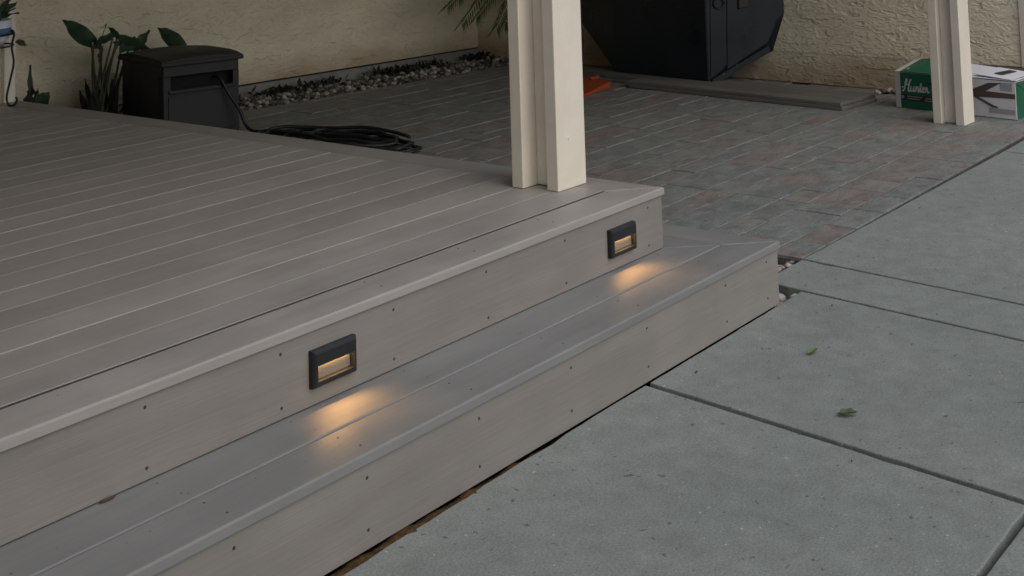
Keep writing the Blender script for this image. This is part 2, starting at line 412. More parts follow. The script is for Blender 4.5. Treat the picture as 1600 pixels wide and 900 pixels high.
def shape(c):
    x0, x1, y0, y1 = c; g = .0026; h = .0012
    x0 = max(x0, jx(.80, y0) if y0 < 0.3 else PX0)
    q = [(x0 + h, y0 + g), (x1 - h, y0 + g), (x1 - h, y1 - g), (x0 + h, y1 - g)]
    return [(px, min(py, walledge(px))) for px, py in q]
keep = []
for c in cells:
    if c[1] < PX0 + .06 or c[2] > walledge(c[0]) - .05 or c[0] > wallx(c[2]) - .03: continue
    q = shape(c)
    if q[3][1] - q[0][1] < .02 or q[1][0] - q[0][0] < .02: continue
    keep.append((q, (Vector((sum(p[0] for p in q) / 4, sum(p[1] for p in q) / 4, G)) - CAM_POS).length))
keep.sort(key=lambda t: t[1])
for i, (q, d) in enumerate(keep):
    if i < 300:
        cx = sum(p[0] for p in q) / 4; cy = sum(p[1] for p in q) / 4
        jit = lambda: rnd.uniform(-.0016, .0016)
        o = prism('paver', [(x - cx + jit(), y - cy + jit()) for x, y in q], -.05, rnd.uniform(-.0025, .002), M['paver'], pav, .0028, 2, loc=(cx, cy, 0), rot=(rnd.uniform(-.007, .007), rnd.uniform(-.007, .007), 0))
    else: far.append(q)
if far:
    bm = bmesh.new()
    for q in far:
        b2 = prism_bm(q, -.05, rnd.uniform(-.0025, .002), .004, 1); tmp = bpy.data.meshes.new('t'); b2.to_mesh(tmp); b2.free(); bm.from_mesh(tmp); bpy.data.meshes.remove(tmp)
    o = link('far_pavers', to_mesh(bm, 'far_pavers'), M['paver'], pav); o['kind'] = 'stuff'
prism('joint_sand', [(.80, -.104), (5.2, -.104), (5.2, walledge(5.2)), (.80, walledge(.8))], -.08, -.0075, M['sand'], pav)

# ------------------------------------------------------------------ house walls
wa = Vector((2.45, 5.115, 0)); wd_ = Vector((5.409 - 2.45, 4.924 - 5.115, 0)).normalized(); wn = Vector((wd_.y, -wd_.x, 0))   # facing the patio
WB = -.33; WT = 2.75
def wall_quad(name, a, d, x0, x1, z0, z1, thick, m, parent=None, bev=0):
    ang = math.atan2(d.y, d.x); o = box(name, x0, x1, 0, thick, z0, z1, m, parent, bev); o.location = (a.x, a.y, 0); o.rotation_euler = (0, 0, ang); return o
hw = tag(empty('house_wall', (2.45, 5.115, G)), 'long cream stucco house wall along the pebble bed behind the deck', 'wall')
o = wall_quad('stucco', wa, wd_, -3.2, 3.6, WB, WT, .2, M['stucco']); o.parent = hw; o.location = (0, 0, -G)
o = wall_quad('footing', wa, wd_, -3.2, 3.6, -.6, WB - .006, .17, M['footing']); o.parent = hw; o.location = Vector((0, 0, -G)) - wn * .022
o = wall_quad('weep_screed', wa, wd_, -3.2, 3.6, WB - .012, WB - .001, .1, M['iron']); o.parent = hw; o.location = Vector((0, 0, -G)) - wn * .006
rd = Vector((.064, 1, 0)).normalized()
ra = Vector((4.702, 0, 0))
rw = tag(empty('house_wall', (4.702, 0, G)), 'cream stucco end wall behind the cardboard box and black cabinet', 'wall')
yl = .215
o = wall_quad('stucco', ra, rd, yl, 5.1, -.19, WT, -.2, M['stucco']); o.parent = rw; o.location = (0, 0, -G)
o = wall_quad('stucco_foot', ra, rd, .80, 5.1, -.405, -.1895, -.19, M['stucco']); o.parent = rw; o.location = Vector((.004, 0, -G))
o = wall_quad('footing', ra, rd, yl + .02, 5.1, -.6, -.193, -.16, M['footing']); o.parent = rw; o.location = Vector((.03, 0, -G))
o = wall_quad('corner_trim', ra, rd, yl - .045, yl - .002, -.19, WT, -.19, M['trim'], None, .003); o.parent = rw; o.location = Vector((-.012, 0, -G))
# reddish door jamb glimpsed past the corner
dj = tag(box('door_panel', 5.0, 5.06, -.6, .15, G, 2.2, plastic('reddish_brown_paint', (.11, .035, .025), .5)), 'dark reddish brown panel past the right end of the stucco wall', 'door')
# house corner at the far end of the deck
pw = tag(empty('house_corner', (-.02, YB + .01, G)), 'pale stucco house corner at the far left end of the deck', 'wall')
o = box('stucco', -5, -.065, .03, .25, 0, WT - G, M['stucco'], pw)
o = box('corner_trim', -.065, .0, -.005, 1.3, 0, WT - G, M['trim'], pw, .006)

hwg = tag(empty('added_wing', (-5.3, 0, G)), 'unseen cream stucco wing added left of the deck to block sky light', 'wall')  # unseen wing with eave, added to hold back sky light from the left
box('stucco', -.3, 0, -7, 3.9, 0, 3.4, M['stucco'], hwg)
box('added_eave', -.6, .55, -7.2, 3.9, 3.41, 3.55, M['roof'], hwg)
# ------------------------------------------------------------------ patio cover above (out of frame, shades the place)
rf = tag(empty('patio_roof', (0, 0, 2.0)), 'solid patio cover carried by the cream posts', 'roof')
box('roof_deck', -5.2, 5.2, .0, 5.4, .20, .26, M['roof'], rf)
box('beam', -5.2, 4.9, .28, .43, 0, .198, M['roof'], rf, .004)

# ------------------------------------------------------------------ pebble bed along the house wall
bed = struct(empty('pebble_bed', (0, 0, G)), 'bed of pale river pebbles at the foot of the house wall')
prism('bed_soil', [(.3, walledge(.3)), (5.3, walledge(5.3)), (5.3, 4.95), (.3, 5.3)], -.12, -.03, M['soil'], bed)
def wally(x): return 5.115 + (x - 2.45) * wd_.y / wd_.x - .03
cnt = 0; smallp = []
r7 = random.Random(77)
for i in range(4600):
    x = r7.uniform(1.3, 5.2); a, b = walledge(x), wally(x); t = r7.random() ** .8; y = a + .015 + (b - a - .02) * t
    dens = 1 - max(0, t - .45) * 1.6
    if r7.random() > dens: continue
    smallp.append((x, y, t, r7.uniform(.011, .025)))
smallp.sort(key=lambda q: -q[3]); 
for j, (x, y, t, s) in enumerate(smallp):
    z = -.025 + r7.uniform(0, .025) + .02 * (1 - abs(t - .4))
    if j < 290: pebble(bed, x, y, z, s, r7); cnt += 1
bm = bmesh.new(); base = bmesh.new(); bmesh.ops.create_icosphere(base, subdivisions=1, radius=1); bv = [v.co.copy() for v in base.verts]; bf = [[v.index for v in f.verts] for f in base.faces]; base.free()
for (x, y, t, s) in smallp[290:]:
    z = -.03 + r7.uniform(0, .02); R_ = Euler((r7.uniform(-.4, .4), r7.uniform(-.4, .4), r7.uniform(0, 6.28))).to_matrix(); q = r7.uniform(.6, .9)
    vv = [bm.verts.new(R_ @ Vector((c.x * s, c.y * s * q, c.z * s * .6)) + Vector((x, y, z))) for c in bv]
    for f in bf: bm.faces.new([vv[k] for k in f])
o = link('small_gravel', to_mesh(bm, 'small_gravel', True), M['gravel'], bed); o['kind'] = 'stuff'
bm = bmesh.new()                                                   # dark low groundcover by the footing
for i in range(850):
    x = r7.uniform(2.2, 5.3); b = wally(x); y = b - abs(r7.gauss(0, .10)) - .01
    if math.sin(x * 5.1) + math.sin(x * 11.7 + 1) < -.5 + r7.uniform(-.5, .5): continue
    z = -.02; h = r7.uniform(.025, .085); an = r7.uniform(0, 6.28); lw = r7.uniform(.008, .018)
    d = Vector((math.cos(an), math.sin(an), 0)); sd_ = Vector((-d.y, d.x, 0)); p = Vector((x, y, z + r7.uniform(0, .03)))
    tip = p + d * h * .6 + Vector((0, 0, h * r7.uniform(.3, 1)))
    mid = p + d * h * .35 + Vector((0, 0, h * .45))
    a = bm.verts.new(p); b1 = bm.verts.new(mid + sd_ * lw); b2 = bm.verts.new(mid - sd_ * lw); c1 = bm.verts.new(tip)
    bm.faces.new((a, b1, c1)); bm.faces.new((a, c1, b2))
o = link('groundcover', to_mesh(bm, 'groundcover'), M['succulent']); o['kind'] = 'stuff'; o['label'] = 'dark low groundcover along the wall footing behind the pebbles'; o['category'] = 'groundcover'; o.location.z = G

# ------------------------------------------------------------------ deck
deck = tag(empty('deck', (0, 0, G)), 'grey composite plank deck with a wraparound step', 'deck')
def dz(o): o.location.z = o.location.z - G; return o
B = .0045                                                          # eased board edge
bl = prism_bm([(XL, 0), (-P - .0028, 0), (-P - .0028, P - .0032), (XL, P - .0032)], -TH, 0, .0027, 3)
bmt = prism_bm([(XL, .001), (-P - .0028, .001), (-P - .0028, P - .0032), (XL, P - .0032)], -.0024, 0, .0012, 2)
b2 = prism_bm([(XL, .011), (-P - .0028, .011), (-P - .0028, P - .0034), (XL, P - .0034)], -TH, -.0025); tmp = bpy.data.meshes.new('t'); b2.to_mesh(tmp); b2.free(); bmt.from_mesh(tmp); bf1 = to_mesh(bmt, 'deck_board')
bme = to_mesh(bl, 'deck_board'); nb = 0; y = P + .0052; first = True
while y < YB - .02:
    o = link('deck_board', bf1 if first else bme, M['board'], deck, (0, y, rnd.uniform(-.0006, .0006) - G)); y += P; first = False
dz(prism('border_board', [(XL, 0), (0, 0), (-P + .0045, P - .0045), (XL, P - .0045)], -TH, 0, M['board'], deck, .0055, 3))
dz(prism('border_board', [(.0005, .0015), (0.0005, YB), (-P + .002, YB), (-P + .002, P + .0012)], -TH, -.0004, M['board_y'], deck, .006, 3))
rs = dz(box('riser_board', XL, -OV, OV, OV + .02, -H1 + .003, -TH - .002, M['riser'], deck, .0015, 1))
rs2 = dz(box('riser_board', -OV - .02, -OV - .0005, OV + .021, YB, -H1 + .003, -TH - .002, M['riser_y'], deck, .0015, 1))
dz(box('deck_frame', XL, -.035, .035, YB, G + .02, -TH - .006, M['under'], deck))
# step
t0 = -T
tb = dz(prism('tread_board', [(XL, t0), (T, t0), (T - P + .002, t0 + P - .002), (XL, t0 + P - .002)], -H1 - TH, -H1, M['tread'], deck, .0055, 3))
tb2 = dz(prism('tread_board', [(XL, t0 + P + .0015), (T - P - .0015, t0 + P + .0015), (-.0, OV - .0005 - .0), (-.02, OV + .018), (XL, OV + .018)], -H1 - TH, -H1 + .0006, M['tread'], deck, .0055, 3))
dz(prism('tread_board', [(T + .0003, t0 + .002), (T + .0003, YB), (T - P + .003, YB), (T - P + .003, t0 + P + .001)], -H1 - TH, -H1 - .0005, M['tread_y'], deck, .006, 3))
dz(prism('tread_board', [(T - P - .002, t0 + P + .0045), (T - P - .002, YB), (-.02, YB), (-.02, OV + .02), (.002, OV + .0025)], -H1 - TH, -H1 - .0007, M['tread_y'], deck, .004, 2))
YS = t0 + OV
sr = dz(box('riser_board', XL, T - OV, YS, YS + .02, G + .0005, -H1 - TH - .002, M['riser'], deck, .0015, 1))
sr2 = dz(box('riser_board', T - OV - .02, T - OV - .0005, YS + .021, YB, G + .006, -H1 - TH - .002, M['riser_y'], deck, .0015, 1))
dz(box('step_frame', XL, T - .04, t0 + .04, .03, G - .02, -H1 - TH - .004, M['under'], deck))
# screws: sunken heads sit a hair proud of the face
def screw_mesh(r):
    bm = bmesh.new(); bmesh.ops.create_cone(bm, cap_ends=True, segments=10, radius1=r, radius2=r * .8, depth=.0012); return to_mesh(bm, 'screw')
SM = screw_mesh(.0042); SMT = screw_mesh(.0027); SM.materials.append(M['screw']); SMT.materials.append(M['screw'])
for x in (-3.62, -3.24, -2.855, -2.475, -2.094, -1.7185, -1.333, -.948, -.569, -.093):
    for z in (-.049, -.174): link('screw', SM, None, rs, (x + rnd.uniform(-.004, .004), OV - .0003, z + rnd.uniform(-.003, .003)), (math.pi / 2, 0, 0))
    for z in (-.258, -.369): link('screw', SM, None, sr, (x + rnd.uniform(-.004, .004), YS - .0003, z + rnd.uniform(-.003, .003)), (math.pi / 2, 0, 0))
    for yy, tt in ((-.017, tb2), (-.097, tb2), (-.17, tb), (-.241, tb)): link('screw', SMT, None, tt, (x + .01, yy, -H1 + .0003))
for z in (-.252, -.370): link('screw', SM, None, sr, (.189, YS - .0003, z), (math.pi / 2, 0, 0))
bbs = [o for o in deck.children if o.name.startswith('border_board')]
for x, yy in ((-.079, .046), (-.165, .121), (-.57, .05), (-.57, .11), (-.95, .05), (-.95, .11), (-1.33, .05), (-1.33, .11)): link('screw', SMT, None, bbs[0], (x, yy, .0003))

# ------------------------------------------------------------------ step lights
def step_light(x0, label):
    W, HH, D = .147, .087, .020
    r = empty('step_light', (x0, OV, -.1565)); tag(r, label, 'step light', 'step lights')
    def bx(n, a, b, c, d, e, f, m, bev=.0015): return box(n, a, b, c, d, e, f, m, r, bev, 2)
    bm = bmesh.new()
    # frame profile: bevelled outer plate with a rectangular window
    zo0, zo1 = .015, .051; xo0, xo1 = .0125, W - .0125
    outer = [(0, 0), (W, 0), (W, HH), (0, HH)]; mid = [(.006, .005), (W - .006, .005), (W - .006, HH - .007), (.006, HH - .007)]; hole = [(xo0, zo0), (xo1, zo0), (xo1, zo1), (xo0, zo1)]
    L = [[bm.verts.new((x, yy, z)) for x, z in ring] for ring, yy in ((outer, -.0005), (outer, -D + .006), (mid, -D), (hole, -D), (hole, -.004))]
    for a, b in zip(L, L[1:]):
        for j in range(4): bm.faces.new((a[j], a[(j + 1) % 4], b[(j + 1) % 4], b[j]))
    es = [e for e in bm.edges if not e.is_boundary and all(v in L[1] + L[2] for v in e.verts)]
    bmesh.ops.bevel(bm, geom=es, offset=.0012, segments=2, affect='EDGES')
    link('housing', to_mesh(bm, 'housing'), M['fixture'], r)
    # sloping reflector inside the window, deepest at the top
    bm = bmesh.new(); ins = .001
    v = [bm.verts.new(c) for c in ((xo0 + ins, -.0035, zo1 - .001), (xo1 - ins, -.0035, zo1 - .001), (xo1 - ins, -.0042, zo0 + .0005), (xo0 + ins, -.0042, zo0 + .0005))]
    u = [bm.verts.new(q.co + Vector((0, .0015, 0))) for q in v]
    bm.faces.new(v); bm.faces.new(u[::-1])
    for j in range(4): bm.faces.new((v[j], u[j], u[(j + 1) % 4], v[(j + 1) % 4]))
    link('reflector', to_mesh(bm, 'reflector'), M['reflector'], r)
    box('led_strip', xo0 + .006, xo1 - .006, -D + .0125, -D + .0150, zo1 - .0022, zo1 - .0008, led, r)
    li = bpy.data.lights.new('led_light', 'AREA'); li.shape = 'RECTANGLE'; li.size = .12; li.size_y = .004; li.energy = .125; li.color = (1, .48, .15); li.spread = math.radians(116)
    lo = bpy.data.objects.new('led_light', li); C.objects.link(lo); lo.parent = r; lo.location = (W / 2 - .006, -D + .0028, zo1 - .003)
    lo.rotation_euler = Vector((0, .52, .85)).to_track_quat('Z', 'Y').to_euler()
    return r
step_light(-1.629, 'nearer lit black step light on the riser left of centre')
step_light(-.343, 'farther lit black step light on the riser beside the deck corner')

# ------------------------------------------------------------------ posts
def post(x0, y0, zb, zt, w, d, label, yaw=0, back=0):
    r = empty('patio_post', (x0, y0, zb), (0, 0, yaw)); tag(r, label, 'post', 'cream patio posts')
    h = zt - zb; b = d * .27; rec = w * .32
    box('outer_board', 0, w, 0, b, .001, h, M['post'], r, .003)
    box('core_board', rec, w - .012, b + .0005, d - b - .0005, .003, h, M['post'], r, .003)
    box('outer_board', back, w, d - b, d, .001, h, M['post'], r, .003)
    return r
p1 = post(-.248, .263, 0, 1.999, .160, .180, 'thick cream post standing on the deck corner', -.03, -.026)
pl_ = link('screw_plug', screw_mesh(.0075), M['post'], p1); pl_.location = (.068, -.0008, .168); pl_.rotation_euler = (math.pi / 2, 0, 0); pl_.scale = (1, 1, 2.2)
post(3.735, .262, G, 1.999, .155, .185, 'cream post standing on the pavers in front of the cardboard box', -.05)

# ------------------------------------------------------------------ hose reel box
F1, F2, F3 = Vector((1.061, 4.128, 0)), Vector((1.559, 4.02, 0)), Vector((1.216, 4.70, 0))
ux = (F2 - F1).normalized(); WR = .50; DR = .60; HR = .06 - G
reel = tag(empty('hose_reel_box', (F1.x, F1.y, G), (0, 0, math.atan2(ux.y, ux.x))), 'dark brown plastic hose box with a wide front slot behind the deck', 'hose box')
zs0, zs1 = HR - .175, HR - .095; xs0, xs1 = .045, .46; wl = .018
bm = bmesh.new()
def addbox(bm, *a, bev=0):
    b2 = box_bm(*a, bev=bev, seg=2); tmp = bpy.data.meshes.new('t'); b2.to_mesh(tmp); b2.free(); bm.from_mesh(tmp); bpy.data.meshes.remove(tmp)
addbox(bm, 0, WR, 0, wl, 0, zs0, bev=.004); addbox(bm, 0, WR, 0, wl, zs1, HR - .02, bev=.004)
addbox(bm, 0, xs0, 0, wl, zs0 + .0005, zs1 - .0005); addbox(bm, xs1, WR, 0, wl, zs0 + .0005, zs1 - .0005)
addbox(bm, -.001, wl, wl + .0005, DR, 0, HR - .021, bev=.003); addbox(bm, WR - wl, WR + .001, wl + .0005, DR, 0, HR - .021, bev=.003); addbox(bm, wl + .0005, WR - wl - .0005, DR - wl, DR - .001, 0, HR - .022)
link('body', to_mesh(bm, 'body'), M['reel'], reel)
box('front_panel', .03, WR - .03, -.006, -.0005, .03, zs0 - .035, M['reel'], reel, .004)
box('slot_sill', xs0 - .012, xs1 + .012, -.014, -.0005, zs0 - .022, zs0 - .002, M['reel'], reel, .005)
box('left_panel', -.006, -.0015, .05, DR - .05, .04, HR - .09, M['reel'], reel, .003)
box('dark_infill', wl + .01, WR - wl - .01, .06, DR - .05, .05, HR - .08, M['void'], reel)  # near-black block fills the inside, darkness of the slot set by its colour
# domed lid: arched along its length, a little wider than the body
bm = bmesh.new(); NX, NY = 14, 8; gv = []
for i in range(NX + 1):
    row = []
    for j in range(NY + 1):
        a, b = i / NX, j / NY; x = -.018 + (WR + .036) * a; yy = -.02 + (DR + .035) * b
        zz = HR - .002 + .020 * (1 - (2 * b - 1) ** 4) + .016 * (1 - (2 * a - 1) ** 2)
        row.append(bm.verts.new((x, yy, zz)))
    gv.append(row)
for i in range(NX):
    for j in range(NY): bm.faces.new((gv[i][j], gv[i + 1][j], gv[i + 1][j + 1], gv[i][j + 1]))
r = bmesh.ops.extrude_face_region(bm, geom=list(bm.faces))
for v in r['geom']:
    if isinstance(v, bmesh.types.BMVert): v.co.z = HR - .030
lid = link('lid', to_mesh(bm, 'lid', False), M['reel_lid'], reel)
box('lid_rim', -.024, WR + .024, -.027, DR + .021, HR - .031, HR - .006, M['reel_lid'], reel, .007)
# ------------------------------------------------------------------ hose: out of the slot, down to a coil on the pavers
RZ = Matrix.Rotation(math.atan2(ux.y, ux.x), 3, 'Z')
def rl(x, y, z): return Vector((F1.x, F1.y, G)) + RZ @ Vector((x, y, z))
pts = [rl(.36, .06, HR - .13), rl(.365, -.012, HR - .135), rl(.41, -.05, HR - .24), rl(.455, -.09, .14), rl(.49, -.13, .03), rl(.53, -.25, .016)]
cc = Vector((1.42, 3.02, G)); rr_ = random.Random(3)
pts.append(Vector((1.66, 3.58, G + .016)))
nturn = 8.5; N = int(nturn * 22)
ex = Vector((-.12, .99, 0)).normalized(); ey = Vector((.99, .12, 0)).normalized()
for i in range(N):
    a = -.4 + i / 22 * 2 * math.pi; tn = i / 22
    ra_ = .42 + .13 * math.sin(tn * 2.3 + 1) + rr_.uniform(-.02, .02); rb = .17 + .08 * math.sin(tn * 1.7) + rr_.uniform(-.018, .018)
    z = .012 + .0075 * tn + .012 * math.sin(a * 2.3 + tn * 1.3) ** 2
    off = Vector((.04 * math.sin(tn * 2.9), .05 * math.cos(tn * 2.1), 0))
    pts.append(cc + off + ex * math.cos(a) * ra_ + ey * math.sin(a) * rb + Vector((0, 0, z)))
bm = bmesh.new(); tube_bm(bm, smooth_path(pts, 4), .0105, 8)
tag(link('garden_hose', to_mesh(bm, 'garden_hose', True), M['hose']), 'black rubber hose coiled on the pavers behind the deck edge', 'hose')

# ------------------------------------------------------------------ broad-leaf plant beside the hose box
def leaf_mesh(L, W, droop=.3, fold=.25, n=10, heart=True):
    bm = bmesh.new(); rows_ = []
    for i in range(n + 1):
        t = i / n
        wv = (math.sin(math.pi * min(1, t * .93 + .07)) ** .75) * (1.0 - .62 * t) * 1.35 if heart else math.sin(math.pi * (t * .96 + .02)) ** .9
        wv = max(.005, wv * W / 2); x = L * t; zc = -droop * L * t * t
        row = []
        for j, s in enumerate((-1, -.5, 0, .5, 1)):
            ripple = .10 * W * math.sin(t * 14 + j) * abs(s)
            row.append(bm.verts.new((x - (.16 * L * abs(s) * (1 - t) ** 2 if heart else 0), s * wv, zc + fold * wv * abs(s) + ripple)))
        rows_.append(row)
    for a, b in zip(rows_, rows_[1:]):
        for j in range(4): bm.faces.new((a[j], a[j + 1], b[j + 1], b[j]))
    return to_mesh(bm, 'leaf', True)
def place_leaf(parent, base, tip, W, m, roll=0, droop=.25, fold=.2, heart=True, name='leaf'):
    base = Vector(base); tip = Vector(tip); d = tip - base; L = d.length
    me = leaf_mesh(L, W, droop, fold, heart=heart); o = link(name, me, m, parent)
    x = (d + Vector((0, 0, droop * L * .8))).normalized(); z = Vector((0, 0, 1)); y = z.cross(x); y = y.normalized() if y.length > .1 else Vector((0, 1, 0)); z = x.cross(y)
    R_ = Matrix((x, y, z)).transposed() @ Matrix.Rotation(roll, 3, 'X')
    o.matrix_local = Matrix.Translation(base - (parent.location if parent else Vector())) @ R_.to_4x4(); return o
pl = tag(empty('broad_leaf_plant', (1.03, 4.76, G - .03)), 'dark green plant with large drooping arrow-shaped leaves beside the hose box', 'plant')
def px(u, v, y=4.75): return at_y(u, v, y)
leaves = [((143, 66), (88, 34), .17, 1.15, 4.72), ((157, 92), (155, 38), .085, 1.4, 4.78), ((176, 60), (146, 66), .12, 1.0, 4.70), ((183, 58), (168, 40), .07, .4, 4.74), ((186, 64), (238, 80), .17, -.9, 4.78), ((214, 74), (234, 47), .13, -1.0, 4.82),
          ((284, 74), (234, 45), .17, 1.0, 4.86), ((160, 74), (150, 96), .08, .9, 4.70), ((190, 72), (212, 58), .13, -.9, 4.84), ((146, 70), (160, 78), .08, .8, 4.76), ((205, 66), (185, 82), .15, -.8, 4.80)]
root = Vector((1.05, 4.76, G))
for (b, t_, wd, ro, yy) in leaves:
    B_ = px(*b, yy); T_ = px(*t_, yy - .05); place_leaf(pl, B_, T_, wd * .6, M['leaf'], ro, -.05 + .35 * rnd.random(), .25)
    rt = root + Vector((rnd.uniform(-.05, .06), rnd.uniform(-.04, .04), 0)); mid = rt.lerp(B_, .55) + Vector((rnd.uniform(-.03, .03), 0, .04))
    sm = smooth_path([rt, mid, B_], 5); bm = bmesh.new(); tube_bm(bm, [p - pl.location for p in sm], [.011 - .006 * i / len(sm) for i in range(len(sm))], 6); link('stem', to_mesh(bm, 'stem', True), M['stem'], pl)
for i in range(16):                                               # dead sheaths at the base
    a = rnd.uniform(0, 6.28); p = root + Vector((math.cos(a) * .05, math.sin(a) * .05, 0)); q = p + Vector((math.cos(a) * rnd.uniform(.02, .1), math.sin(a) * .05, rnd.uniform(.18, .36)))
    place_leaf(pl, p, q, .05, M['succulent'], 1.2 + rnd.uniform(-.5, .5), .05, .3, False, 'dry_sheath')
lp = tag(empty('seedling', (.5, 4.6, G - .03)), 'low green seedling with one spike leaf showing over the deck edge', 'plant')
for b, t_, wd, ro in (((46, 165), (50, 135), .10, 1.3), ((50, 160), (43, 101), .035, 1.2), ((62, 162), (77, 144), .09, 1.0), ((54, 165), (58, 138), .08, 1.1), ((62, 168), (70, 150), .09, 1.3)):
    B_ = px(*b, 4.6); place_leaf(lp, B_, px(*t_, 4.58), wd, M['leaf'], ro, .1, .2, wd > .05); bm = bmesh.new(); tube_bm(bm, [Vector((0, 0, 0)), B_ - lp.location], .005, 6); link('stem', to_mesh(bm, 'stem', True), M['stem'], lp)
# bottom-right sprig just left of the house corner
place_leaf(lp, px(22, 66, 4.6), px(45, 75, 4.6), .04, M['leaf'], 1.2, .4, .2, False)
bm = bmesh.new(); tube_bm(bm, [Vector((0, 0, 0)), px(10, 120, 4.6) - lp.location, px(22, 66, 4.6) - lp.location], .004, 6); link('stem', to_mesh(bm, 'stem', True), M['stem'], lp)

# ------------------------------------------------------------------ small palm behind the post
pp = at_z(852, 100, G); pal = tag(empty('palm', pp), 'small palm with feathery fronds hanging in front of the stucco wall', 'palm')
bm = bmesh.new(); tube_bm(bm, [Vector((0, 0, -.06)), Vector((.01, .01, .3)), Vector((.0, .0, .72))], [.05, .045, .04], 10); link('trunk', to_mesh(bm, 'trunk', True), M['bark'], pal)
crown = pp + Vector((0, 0, .72))
fr = [at_y(700, 6, 4.30), at_y(722, 34, 4.2), at_y(775, 42, 4.1), at_y(745, 24, 4.3), at_y(788, 36, 4.2), at_y(718, -6, 4.3), pp + Vector((.5, -.1, .7)), pp + Vector((.3, .2, 1.1)), pp + Vector((-.35, .25, 1.1)), pp + Vector((.3, -.4, .9))]
for k, tip in enumerate(fr):
    d = tip - crown; L = d.length; mid = crown.lerp(tip, .5) + Vector((0, 0, .26 * L if k < 6 else .12))
    sp = smooth_path([crown - pp, crown.lerp(mid, .5) - pp + Vector((0, 0, .05)), mid - pp, tip - pp], 7)
    bm = bmesh.new(); tube_bm(bm, sp, [.007 - .005 * i / len(sp) for i in range(len(sp))], 5)
    fo = link('frond', to_mesh(bm, 'frond', True), M['stem'], pal); bm = bmesh.new()
    for i in range(3, len(sp)):
        for sub in range(3):
            p = sp[i].lerp(sp[i - 1], sub / 3); t = (sp[i] - sp[i - 1]).normalized(); s = t.cross(Vector((0, 0, 1))).normalized(); ln = (.17 if i < len(sp) - 4 else .12) * rnd.uniform(.85, 1.1)
            for sg in (-1, 1):
                dr = (s * sg * .75 + t * .7 + Vector((0, 0, -.32 + rnd.uniform(-.15, .1)))).normalized(); nn = dr.cross(t).normalized(); wv = t * .010
                a = bm.verts.new(p); b1 = bm.verts.new(p + dr * ln * .45 + wv); c1 = bm.verts.new(p + dr * ln + Vector((0, 0, -.02))); b2 = bm.verts.new(p + dr * ln * .45 - wv)
                bm.faces.new((a, b1, c1, b2))
    link('leaflets', to_mesh(bm, 'leaflets'), M['palm'], fo)

# ------------------------------------------------------------------ spare planks stacked before the end wall
pf = Vector((3.885, 1.085, G)); pdir = Vector((4.09 - 3.885, 2.76 - 1.085, 0)); pang = -math.atan2(pdir.x, pdir.y)
names = ['front', 'middle', 'rear']
for lay in range(2):
    for k in range(3):
        ln = (1.72, 2.35, 2.9)[k] + lay * .02; w_ = .146
        bm = prism_bm(rect(0, w_, 0, ln), 0, .0235, .004, 2, True)
        o = link('spare_plank', to_mesh(bm, 'spare_plank'), M['lumber'])
        o.location = pf + Matrix.Rotation(pang, 3, 'Z') @ Vector((k * .1495 + lay * .004, -.012 * (1 - lay) + k * .003, 0)) + Vector((0, 0, .001 + lay * .0242)); o.rotation_euler = (0, 0, pang + .004 * (1 - lay))
        tag(o, ('upper' if lay else 'lower') + f' {names[k]} grey composite plank in the low stack along the end wall', 'plank', 'spare planks')
# wall-side strip of plain concrete the planks lie beside
# ------------------------------------------------------------------ black metal cabinet over the planks
zb = G + .0505
A0 = at_z(1107, 127, zb); B0 = at_z(962, 112, zb)
fd = (B0 - A0).normalized()
Cx = 4.80
C1 = at_x(1208, 80, Cx - .005); C2 = at_x(1226, 20, Cx); C3 = Vector((C2.x, C2.y, .95))
nl = Vector((.40, .917, 0)); Dn = Vector((nl.y, -nl.x, 0))
D1 = at_plane(909, 37, B0, Dn); D2 = Vector((D1.x, D1.y, .95))
if D1.x > 4.85: s_ = (4.85 - B0.x) / (D1.x - B0.x)
cab = tag(empty('metal_cabinet', A0), 'large black metal cabinet with tapered sides resting on the planks', 'cabinet')
A1 = Vector((A0.x, A0.y, .95)); B1 = Vector((B0.x, B0.y, .95))
bm = bmesh.new()
for p in (A0, B0, C1, C2, C3, D1, D2, A1, B1, Vector((Cx, 2.6, -.25)), Vector((Cx + .05, 3.2, -.2)), Vector((Cx + .05, 3.2, .95))): bm.verts.new(p - A0)
bmesh.ops.convex_hull(bm, input=bm.verts); bmesh.ops.dissolve_limit(bm, angle_limit=.03, verts=bm.verts, edges=bm.edges)
bmesh.ops.bevel(bm, geom=list(bm.edges), offset=.004, segments=2, affect='EDGES')
link('body', to_mesh(bm, 'body'), M['metal'], cab)
rn = (Vector((C2.x, C2.y, 0)) - Vector((A0.x, A0.y, 0))).normalized(); ro_ = Vector((rn.y, -rn.x, 0))
def on_side(u, v, off=.0): return at_plane(u, v, A0, ro_) + ro_ * off - A0
def plate(name, pix, off, th, m, parent, bev=.001):
    ps = [on_side(u, v, off) for u, v in pix]; bm = bmesh.new(); f = bm.faces.new([bm.verts.new(p) for p in ps]); r = bmesh.ops.extrude_face_region(bm, geom=[f])
    for v in r['geom']:
        if isinstance(v, bmesh.types.BMVert): v.co += ro_ * th
    bmesh.ops.recalc_face_normals(bm, faces=bm.faces); bmesh.ops.bevel(bm, geom=list(bm.edges), offset=bev, segments=1, affect='EDGES'); return link(name, to_mesh(bm, name), m, parent)
dp = plate('side_door', [(1136, 108), (1199, 66), (1219, 16), (1219, -60), (1135, -60)], .002, .006, M['metal'], cab)
plate('bottom_flange', [(1111, 136), (1203, 80), (1200, 71), (1112, 124)], .002, .010, M['metal'], cab)
plate('corner_strip', [(1110, 120), (1128, 110), (1128, -60), (1109, -60)], .002, .004, M['metal'], cab)
for u, v in ((1129, 115), (1150, 101)):
    o = link('rivet', SM, None, cab, on_side(u, v, .014)); o.scale = (2, 2, 2); o.rotation_euler = ro_.to_track_quat('Z', 'Y').to_euler()
